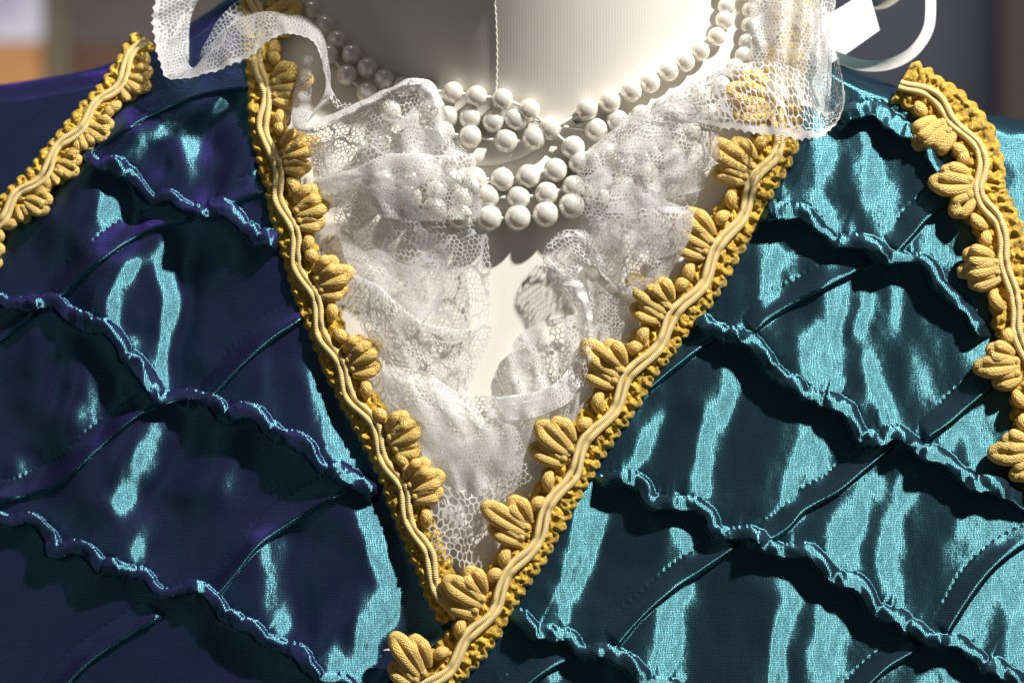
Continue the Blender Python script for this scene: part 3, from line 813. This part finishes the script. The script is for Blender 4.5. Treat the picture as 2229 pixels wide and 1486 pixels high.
# dark fleck beside the pearls
def fleck():
    parts = []
    for k in range(7):
        a = rng.uniform(0, 6.28); l = rng.uniform(7, 15)
        tt = np.linspace(0, 1, 7)
        q = np.stack([1257 + np.cos(a) * l * tt * 1.2, 264 + np.sin(a) * l * tt * 0.5 + 2 * np.sin(tt * 3), chest(1257, 264) + 42 + 4 * np.sin(tt * 3)], 1)
        parts.append(tube(q, 2.4 * (1 - 0.8 * tt) + 0.4, 6))
    tt = np.linspace(0, 1, 9)
    parts.append(tube(np.stack([1248 + 18 * tt, 264 + 0 * tt, chest(1257, 264) + 42 + 0 * tt], 1), 5.5 * np.sin(np.pi * (0.05 + 0.9 * tt)), 8))
    v, f, u = merge(parts)
    o = obj('dark_fleck', v, f, mat_simple('dark_lint', (0.02, 0.018, 0.012), 0.6), None, uv=u)
    o['label'] = 'tiny black scrap of lint caught between two pearls at the throat'; o['category'] = 'lint'
fleck()

# ------------------------------------------------------------------ lace
def lace(rows, mat, nu=150, nv=44, free=None, rip=(0, 40), seed=1, uvs=1.0, rel=True, fine=0.5):
    R = [catmull(r, nu) for r in rows]
    R = np.array(R)                                   # k x nu x 3
    G = np.array([catmull(R[:, i, :], nv) for i in range(nu)]).transpose(1, 0, 2)   # nv x nu x 3
    du = np.linalg.norm(np.diff(G, axis=1), axis=2); dv = np.linalg.norm(np.diff(G, axis=0), axis=2)
    mu = du.max(axis=0); U = np.r_[0, np.cumsum(mu)]
    mv = np.median(dv, axis=1); Vv = np.r_[0, np.cumsum(mv)]
    UU, VV = np.meshgrid(U, Vv)
    vv = np.linspace(0, 1, nv)[:, None]
    h = G[..., 2].copy()
    if rip[0]:
        h = h + rip[0] * np.sin(2 * np.pi * UU / rip[1] + 2.2 * vnoise(UU / 90, VV / 60, seed)) * (0.35 + 0.65 * vv)
    h = h + 2.2 * vnoise(UU / 38, VV / 38, seed + 1) + fine * vnoise(UU / 12, VV / 12, seed + 2)
    x = G[..., 0] + 3.0 * vnoise(UU / 30, VV / 30, seed + 3); y = G[..., 1] + 3.0 * vnoise(UU / 30, VV / 30, seed + 4)
    if rel:
        h = h + np.clip(Bsurf(x, y), -400, 0)
    if free == 'v': E = Vv[-1] - VV
    elif free == 'u': E = U[-1] - UU
    elif free == 'uv': E = np.minimum(U[-1] - UU, Vv[-1] - VV)
    else: E = np.full(UU.shape, 500.0)
    EU = VV if free == 'u' else UU
    V = W(x.ravel(), y.ravel(), h.ravel())
    uv = np.stack([UU.ravel() * uvs + seed * 137, VV.ravel() * uvs + seed * 71], 1); uv2 = np.stack([EU.ravel(), E.ravel()], 1)
    return obj('lace_ruffle', V, gridfaces(nv, nu), mat, dress, uv=uv, uv2=uv2)

M_LACE_RIBBON = mat_lace('lace_ribbon', pitch=9.5, thread=0.10, fill=0.55, haze=0.34, seed=6.0, motif=62, outline=0.045, gray=0.74)
# --- left side, from the shoulder down to the point of the V
lace([[(470, -60, 20), (422, 20, 10), (412, 90, 12), (413, 138, 18), (425, 142, 32), (460, 95, 52), (510, 48, 62), (560, 26, 72), (620, 30, 82), (678, 45, 86), (706, 85, 86), (714, 130, 84), (722, 190, 84), (720, 225, 80)],
      [(400, -50, 45), (375, 25, 45), (374, 95, 48), (385, 155, 52), (412, 160, 62), (465, 125, 75), (525, 85, 86), (578, 55, 95), (625, 52, 104), (677, 66, 108), (700, 100, 108), (709, 140, 104), (714, 195, 104), (700, 235, 102)],
      [(345, -40, 62), (328, 30, 72), (336, 100, 78), (358, 166, 84), (402, 172, 88), (472, 157, 98), (542, 126, 108), (597, 84, 116), (630, 74, 122), (675, 88, 128), (694, 118, 128), (705, 150, 122), (706, 205, 120), (664, 272, 108)]],
     M_LACE_RIBBON, nu=260, free='v', seed=1, rip=(2.5, 60))
lace([[(430, 130, 4), (480, 40, 8), (560, -30, 5), (640, -60, 5)], [(440, 120, 16), (500, 60, 24), (580, 10, 24), (660, -20, 20)]], M_LACE, seed=2, nu=110)
lace([[(648, 130, 10), (640, 180, 20), (634, 235, 30), (645, 278, 44)], [(662, 120, 50), (654, 180, 62), (648, 240, 76), (655, 287, 84)], [(682, 122, 60), (680, 180, 74), (676, 240, 88), (664, 284, 96)]], M_LACE_RIBBON, seed=3, nu=90, nv=40, rip=(4, 40))
lace([[(706, 140, 60), (720, 185, 62), (740, 215, 62), (768, 226, 66)], [(706, 190, 90), (720, 215, 90), (735, 235, 92), (760, 236, 94)]], M_LACE_OPEN, seed=4, nu=60, nv=30)
lace([[(640, 232, 70), (668, 240, 92), (700, 252, 102), (760, 231, 110), (830, 199, 110), (900, 169, 106), (942, 184, 96), (966, 226, 88)],
      [(632, 250, 75), (650, 276, 102), (700, 272, 116), (752, 250, 124), (822, 214, 124), (884, 184, 120), (928, 192, 104), (950, 234, 94)],
      [(640, 262, 70), (656, 290, 95), (704, 284, 108), (745, 263, 116), (815, 226, 116), (876, 198, 110), (915, 200, 98), (938, 240, 88)]], M_LACE_DENSE, seed=5, nu=190, nv=28, rip=(1.5, 40))
lace([[(665, 284, 84), (745, 260, 92), (820, 224, 94), (880, 194, 90), (930, 188, 84), (965, 228, 76), (978, 268, 66)],
      [(672, 335, 52), (750, 312, 60), (825, 285, 66), (880, 268, 68), (930, 264, 66), (970, 290, 60), (1000, 305, 54)],
      [(682, 388, 30), (755, 372, 36), (832, 346, 46), (895, 342, 52), (955, 342, 52), (1000, 340, 50), (1032, 346, 46)]], M_LACE, seed=6, nu=170, nv=80, free='u', rip=(6, 95))
lace([[(670, 300, 40), (760, 290, 44), (850, 270, 50), (940, 250, 46), (975, 280, 40)], [(690, 400, 16), (760, 385, 20), (850, 360, 28), (940, 350, 28), (1000, 345, 26)]], M_LACE_OPEN, seed=7, nu=120, nv=50, rip=(5, 70))
lace([[(690, 398, 26), (760, 375, 44), (830, 352, 58), (900, 348, 62), (970, 350, 58), (1030, 350, 48)],
      [(692, 394, 34), (762, 370, 60), (832, 342, 78), (900, 337, 82), (970, 340, 78), (1036, 338, 66)],
      [(702, 425, 34), (772, 405, 58), (842, 392, 72), (910, 390, 76), (980, 395, 72), (1044, 400, 60)],
      [(716, 452, 18), (790, 458, 36), (860, 478, 46), (930, 481, 46), (1000, 478, 42), (1054, 470, 40)]], M_LACE_DENSE, seed=8, nu=170, nv=64, free='u', rip=(4, 110))
lace([[(715, 438, 12), (800, 448, 18), (860, 462, 22), (940, 468, 22), (1000, 466, 22), (1056, 462, 24)],
      [(740, 520, 6), (820, 540, 8), (900, 560, 12), (970, 570, 15), (1020, 560, 18), (1068, 556, 20)],
      [(765, 602, 10), (830, 642, 10), (890, 684, 12), (950, 708, 13), (1010, 718, 13), (1068, 702, 12)]], M_LACE_FLOWER, seed=9, nu=170, nv=110, free='u', rip=(2.5, 130))
lace([[(765, 612, 14), (802, 624, 34), (842, 652, 44), (890, 692, 46), (950, 720, 42), (1010, 730, 34), (1062, 716, 22)],
      [(765, 600, 30), (800, 610, 56), (842, 638, 66), (892, 680, 66), (950, 709, 60), (1010, 719, 48), (1066, 703, 30)],
      [(770, 650, 32), (802, 664, 60), (846, 692, 66), (892, 718, 64), (950, 738, 58), (1010, 745, 46), (1064, 736, 26)],
      [(795, 750, 14), (840, 785, 28), (890, 800, 34), (940, 812, 30), (985, 822, 20), (1000, 850, 15), (1012, 862, 12)]], M_LACE, seed=10, nu=170, nv=74, rip=(3, 90))
lace([[(772, 640, 10), (820, 700, 14), (880, 740, 18), (940, 770, 16), (990, 800, 10)], [(800, 740, 8), (850, 800, 12), (900, 830, 14), (960, 850, 12), (1005, 870, 8)], [(860, 900, 8), (900, 905, 12), (950, 915, 14), (1000, 920, 12), (1040, 915, 8)]], M_LACE_FLOWER, seed=11, nu=110, nv=70, rip=(3, 60))
lace([[(800, 745, 18), (860, 790, 28), (920, 808, 28), (985, 850, 24), (1060, 872, 28), (1130, 870, 30), (1200, 858, 24)],
      [(850, 880, 22), (890, 890, 38), (950, 900, 42), (1020, 920, 44), (1090, 925, 42), (1150, 920, 36), (1192, 930, 22)],
      [(895, 1000, 12), (930, 1030, 20), (980, 1060, 20), (1030, 1080, 20), (1090, 1060, 18), (1150, 1020, 16), (1196, 985, 10)]], M_LACE_DENSE, seed=12, nu=170, nv=110, rip=(3, 75))
lace([[(860, 880, 6), (930, 870, 10), (1010, 900, 12), (1090, 900, 12), (1190, 930, 8)], [(890, 980, 5), (950, 1000, 8), (1020, 1010, 10), (1090, 1010, 9), (1180, 990, 6)], [(920, 1090, 4), (960, 1120, 6), (1010, 1150, 6), (1060, 1120, 6), (1130, 1050, 4)]], M_LACE, seed=13, nu=110, nv=80, rip=(3, 60))
lace([[(1000, 846, 16), (1050, 868, 26), (1110, 873, 32), (1170, 866, 34), (1215, 845, 30), (1250, 815, 20)],
      [(1000, 856, 26), (1052, 862, 44), (1112, 862, 50), (1174, 850, 50), (1215, 828, 42), (1245, 795, 26)],
      [(1012, 896, 28), (1062, 908, 44), (1122, 914, 48), (1182, 902, 48), (1236, 875, 40), (1270, 835, 22)]], M_LACE, seed=14, nu=190, nv=34, free=None, rip=(2, 50))
lace([[(905, 1060, 14), (960, 1050, 18), (1040, 1060, 20), (1100, 1030, 20), (1175, 995, 12)], [(930, 1150, 22), (985, 1120, 26), (1040, 1110, 26), (1080, 1090, 22), (1130, 1050, 16)], [(935, 1205, 26), (985, 1225, 26), (1035, 1240, 18), (1075, 1205, 14), (1100, 1160, 12)]], M_LACE_COARSE, seed=15, nu=100, nv=70, rip=(3, 80))
lace([[(1030, 1085, 20), (1080, 1040, 26), (1130, 1010, 28), (1180, 1000, 20)], [(1060, 1110, 20), (1100, 1080, 24), (1150, 1050, 24), (1190, 1030, 16)]], M_LACE_OPEN, seed=16, nu=80, nv=40)
# --- right side
lace([[(1625, -60, 20), (1680, -60, 40), (1740, -60, 50), (1795, -60, 46), (1822, -50, 30)],
      [(1632, 50, 28), (1690, 55, 48), (1750, 55, 58), (1795, 60, 54), (1816, 80, 44)],
      [(1630, 190, 40), (1690, 215, 50), (1740, 228, 54), (1780, 240, 52), (1803, 262, 44)]], M_LACE_RIBBON, seed=21, nu=120, nv=110, rip=(6, 55))
lace([[(1328, 272, 26), (1400, 250, 48), (1470, 214, 62), (1550, 174, 76), (1630, 152, 86), (1700, 155, 88), (1742, 180, 80), (1752, 215, 72), (1768, 240, 64), (1790, 252, 56), (1800, 240, 48), (1802, 200, 40)],
      [(1330, 262, 34), (1400, 238, 60), (1470, 202, 78), (1550, 163, 94), (1630, 140, 104), (1702, 142, 108), (1752, 168, 100), (1772, 210, 90), (1785, 238, 80), (1806, 246, 74), (1814, 230, 64), (1810, 190, 52)],
      [(1350, 285, 45), (1420, 262, 76), (1500, 236, 98), (1580, 218, 118), (1660, 215, 128), (1725, 225, 126), (1768, 248, 116), (1795, 262, 108), (1815, 255, 100), (1824, 232, 92), (1826, 200, 80), (1816, 150, 64)],
      [(1372, 302, 46), (1450, 270, 76), (1520, 270, 100), (1600, 286, 122), (1680, 298, 128), (1740, 307, 126), (1788, 301, 122), (1822, 272, 114), (1838, 230, 106), (1839, 190, 94), (1828, 140, 78), (1812, 80, 58)]],
     M_LACE_OPEN, nu=280, nv=90, free='v', seed=23, rip=(1.5, 90))
lace([[(1340, 270, 30), (1420, 235, 50), (1500, 195, 64), (1570, 170, 70)], [(1370, 290, 40), (1440, 258, 64), (1510, 240, 80), (1590, 235, 84)], [(1400, 300, 36), (1460, 275, 60), (1520, 275, 78), (1570, 290, 84)]], M_LACE_DIMMED, seed=24, nu=110, nv=60, rip=(3, 60))
lace([[(1322, 292, 35), (1385, 247, 60), (1450, 262, 75), (1510, 275, 80), (1562, 295, 75)],
      [(1268, 338, 38), (1340, 335, 62), (1420, 340, 72), (1490, 350, 72), (1562, 345, 62)],
      [(1252, 402, 32), (1310, 412, 48), (1380, 418, 56), (1450, 432, 52), (1530, 412, 38)]], M_LACE_DENSE, seed=25, nu=150, nv=90, rip=(9, 85))
lace([[(1300, 330, 14), (1380, 300, 20), (1470, 300, 24), (1550, 320, 20)], [(1270, 420, 10), (1360, 440, 14), (1450, 450, 16), (1520, 430, 12)], [(1290, 520, 6), (1360, 560, 9), (1420, 570, 10), (1470, 520, 8)]], M_LACE, seed=26, nu=120, nv=90, rip=(5, 70))
lace([[(1252, 398, 38), (1330, 392, 58), (1400, 405, 74), (1452, 436, 86), (1514, 460, 82)],
      [(1262, 480, 42), (1320, 500, 56), (1390, 515, 70), (1440, 528, 76), (1498, 528, 66)],
      [(1282, 562, 32), (1322, 612, 42), (1372, 645, 46), (1412, 645, 42), (1446, 620, 32)]], M_LACE, seed=27, nu=150, nv=110, free='v', rip=(5, 140))
lace([[(1400, 410, 60), (1450, 436, 80), (1490, 452, 88), (1514, 462, 84)], [(1395, 470, 78), (1440, 482, 90), (1475, 490, 90), (1505, 490, 78)], [(1380, 540, 66), (1420, 560, 72), (1460, 560, 66), (1492, 540, 54)]], M_LACE_FLOWER, seed=28, nu=90, nv=70)
lace([[(1275, 500, 26), (1232, 500, 22), (1196, 522, 20), (1180, 560, 20), (1182, 596, 22)],
      [(1290, 520, 36), (1240, 515, 36), (1206, 535, 36), (1192, 565, 36), (1196, 600, 34)],
      [(1320, 580, 36), (1285, 578, 40), (1262, 595, 42), (1260, 622, 42), (1268, 654, 40)]], M_LACE, seed=29, nu=130, nv=60, rip=(1.2, 45))
lace([[(1180, 585, 24), (1198, 612, 28), (1238, 650, 40), (1264, 692, 50), (1262, 752, 46), (1244, 815, 40)],
      [(1192, 575, 34), (1222, 602, 42), (1256, 642, 64), (1276, 692, 66), (1276, 756, 60), (1260, 826, 50)],
      [(1212, 560, 34), (1250, 590, 46), (1276, 640, 60), (1290, 695, 60), (1288, 765, 54), (1272, 840, 44)]], M_LACE, seed=30, nu=140, nv=40, rip=(3, 40))
lace([[(1275, 590, 18), (1330, 640, 26), (1380, 655, 26), (1430, 640, 16)], [(1268, 720, 18), (1295, 745, 26), (1325, 750, 24), (1365, 745, 12)], [(1230, 850, 14), (1250, 865, 20), (1275, 860, 18), (1300, 850, 8)], [(1180, 960, 10), (1200, 985, 14), (1215, 980, 12), (1235, 960, 6)]], M_LACE_DENSE, seed=31, nu=110, nv=120, rip=(5, 45))
lace([[(1096, 800, 3), (1120, 742, 5), (1165, 705, 9), (1225, 690, 12), (1270, 680, 14)], [(1105, 830, 6), (1150, 800, 12), (1190, 780, 16), (1240, 760, 18), (1275, 740, 18)], [(1120, 862, 10), (1160, 860, 16), (1205, 850, 20), (1245, 820, 22), (1275, 785, 20)]], M_LACE, seed=32, nu=110, nv=70, rip=(4, 55))

# ------------------------------------------------------------------ ribbon, tag, backdrop
M_RIB = mat_simple('white_ribbon', (0.78, 0.76, 0.72), 0.4, 0.04, 200)
M_TAG = mat_simple('white_card', (0.84, 0.84, 0.86), 0.6, 0.03, 200)
def strip(path, wid, mat, name, parent, twist=0.0):
    P, s = evenly(path, 6.0)
    T = np.gradient(P, axis=0); T /= np.linalg.norm(T, axis=1)[:, None]
    up = np.array([0, 0, 1.0]); N = np.cross(T, up); N /= np.linalg.norm(N, axis=1)[:, None]
    a = (0.35 + twist * s / s[-1])[:, None]
    E = N * np.cos(a) + up * np.sin(a)
    v = np.linspace(-1, 1, 7)[None, :, None]
    G = P[:, None, :] + E[:, None, :] * v * wid / 2 + np.cross(T, E)[:, None, :] * (1 - v**2) * 2.0
    G = G.reshape(-1, 3)
    return obj(name, W(G[:, 0], G[:, 1], G[:, 2]), gridfaces(len(P), 7), mat, parent, uv=G[:, :2])
rib = thing('hanging_ribbon', 'glossy white ribbon loop curling out behind the lace collar above the shoulder', 'ribbon')
strip([(1780, 60, -190), (1800, 110, -160), (1830, 128, -140), (1880, 143, -130), (1935, 140, -135), (1985, 115, -150), (2018, 70, -165), (2026, 20, -175), (2020, -40, -185), (1990, -90, -200)], 27, M_RIB, 'ribbon_loop', rib, 0.3)
strip([(1850, -40, -210), (1880, 0, -205), (1915, 12, -205), (1950, -5, -210), (1975, -40, -215)], 20, mat_simple('grey_ribbon', (0.45, 0.43, 0.37), 0.4, 0.05, 200), 'ribbon_curl', rib, 0.2)
tag_ = thing('swing_tag', 'plain white folded card tag tucked against the lace collar', 'tag')
def card():
    a = np.array([(1790, 40, -150), (1886, -18, -170), (1914, 66, -165), (1842, 118, -150), (1812, 132, -140)], float)
    n = 12
    top = catmull([(1786, 42, -150), (1840, 10, -160), (1890, -22, -170)], n); bot = catmull([(1806, 140, -140), (1850, 112, -152), (1915, 66, -165)], n)
    t = np.linspace(0, 1, n)[:, None, None]
    G = top[None] * (1 - t) + bot[None] * t
    G[..., 2] += 6 * np.sin(np.linspace(0, 3, n))[None, :]
    F = G.reshape(-1, 3); Bk = F - np.array([0, 0, 3.0])
    f = gridfaces(n, n); ff = np.vstack([f, f[:, ::-1] + n * n])
    A = np.vstack([F, Bk])
    obj('card', W(A[:, 0], A[:, 1], A[:, 2]), ff, M_TAG, tag_, uv=A[:, :2])
card()

def slab(name, x0, x1, y0, y1, h, mat, parent=None, th=60, kind=None):
    x = np.array([x0, x1, x1, x0] * 2, float); y = np.array([y0, y0, y1, y1] * 2, float); hh = np.array([h] * 4 + [h - th] * 4, float)
    f = np.array([(3, 2, 1, 0), (4, 5, 6, 7), (0, 1, 5, 4), (1, 2, 6, 5), (2, 3, 7, 6), (3, 0, 4, 7)])
    o = obj(name, W(x, y, hh), f, mat, parent, uv=np.stack([x, y], 1), smooth=False)
    if kind: o['kind'] = kind
    return o
HB = -5200
slab('back_wall', -3500, 5600, -2600, 4200, HB - 400, mat_simple('grey_wall', (0.31, 0.33, 0.43), 0.8, 0.1, 3), kind='structure')
pic = thing('display_panel', 'blurred lilac and orange picture panel far behind the left shoulder', 'panel')
slab('lilac_print', -900, 100, -900, 90, HB, mat_simple('lilac', (0.80, 0.80, 0.95), 0.6, 0.2, 22, (0.48, 0.44, 0.66)), pic)
slab('orange_print', -900, 100, 92, 900, HB, mat_simple('orange', (0.66, 0.33, 0.13), 0.6, 0.2, 16, (0.46, 0.19, 0.06)), pic)
slab('panel_frame', 101, 150, -900, 900, HB + 30, mat_simple('olive', (0.20, 0.17, 0.11), 0.6, 0.15, 30), pic)
cab = thing('cabinet', 'blurred dark cabinet with a brown front, behind the left lace collar', 'cabinet')
slab('upper_panel', 152, 700, -900, 95, HB - 60, mat_simple('greyplum', (0.16, 0.13, 0.14), 0.6, 0.2, 14, (0.10, 0.085, 0.08)), cab)
slab('lower_panel', 152, 700, 97, 900, HB - 50, mat_simple('brownfront', (0.17, 0.085, 0.05), 0.6, 0.2, 14), cab)
o = slab('wall_strip', 2150, 2176, -900, 1300, HB + 20, mat_simple('navy', (0.05, 0.055, 0.12), 0.6, 0.1, 10)); o['label'] = 'thin dark navy upright strip on the wall behind the right shoulder'; o['category'] = 'upright'
o = slab('wooden_board', 2178, 2900, -900, 1300, HB - 10, mat_simple('taupe', (0.30, 0.245, 0.205), 0.7, 0.1, 8)); o['label'] = 'blurred taupe board behind the right shoulder, right of the navy strip'; o['category'] = 'board'

# ------------------------------------------------------------------ light, world, camera
def lamp(name, typ, loc, target, energy, color, **kw):
    l = bpy.data.lights.new(name, typ); l.energy = energy; l.color = color
    for k_, v_ in kw.items(): setattr(l, k_, v_)
    o = bpy.data.objects.new(name, l); COL.objects.link(o)
    o.location = loc
    o.rotation_euler = (Vector(target) - Vector(loc)).to_track_quat('-Z', 'Y').to_euler()
    return o
lamp('spot_lamp', 'SPOT', tuple(LIGHT * 2.2), (0, 0, 0), 455, (1.0, 0.965, 0.91), spot_size=math.radians(40), spot_blend=0.5, shadow_soft_size=0.045)
lamp('fill_light', 'AREA', (-1.3, -1.5, 0.1), (0, 0, 0), 1.3, (0.97, 0.97, 1.0), size=1.0)  # added soft fill for the shaded cream, stands for no actual lamp
lamp('back_lamp', 'AREA', (0.2, 0.15, 1.3), (0, 0.9, 0), 7, (1.0, 0.96, 0.9), size=0.8)

wd = bpy.data.worlds.new('World'); scene.world = wd; wd.use_nodes = True
bg = wd.node_tree.nodes['Background']; bg.inputs[0].default_value = (0.9, 0.9, 0.95, 1); bg.inputs[1].default_value = 0.055

cam = bpy.data.cameras.new('camera'); co = bpy.data.objects.new('camera', cam); COL.objects.link(co)
co.location = (0, -D, 0); co.rotation_euler = (math.pi / 2, 0, 0)
cam.sensor_width = 36.0; cam.lens = 36.0 * D / 0.33
cam.clip_start = 0.02; cam.clip_end = 50
cam.dof.use_dof = True; cam.dof.focus_distance = D - 0.004; cam.dof.aperture_fstop = 5.0
scene.camera = co
scene.view_settings.view_transform = 'Standard'; scene.view_settings.look = 'None'
scene.view_settings.exposure = 0.0; scene.view_settings.gamma = 1.0
cy = scene.cycles
cy.transparent_max_bounces = 32; cy.max_bounces = 8; cy.diffuse_bounces = 4; cy.glossy_bounces = 4
cy.use_denoising = True
try: cy.denoiser = 'OPENIMAGEDENOISE'
except Exception: pass
cy.sample_clamp_indirect = 4.0
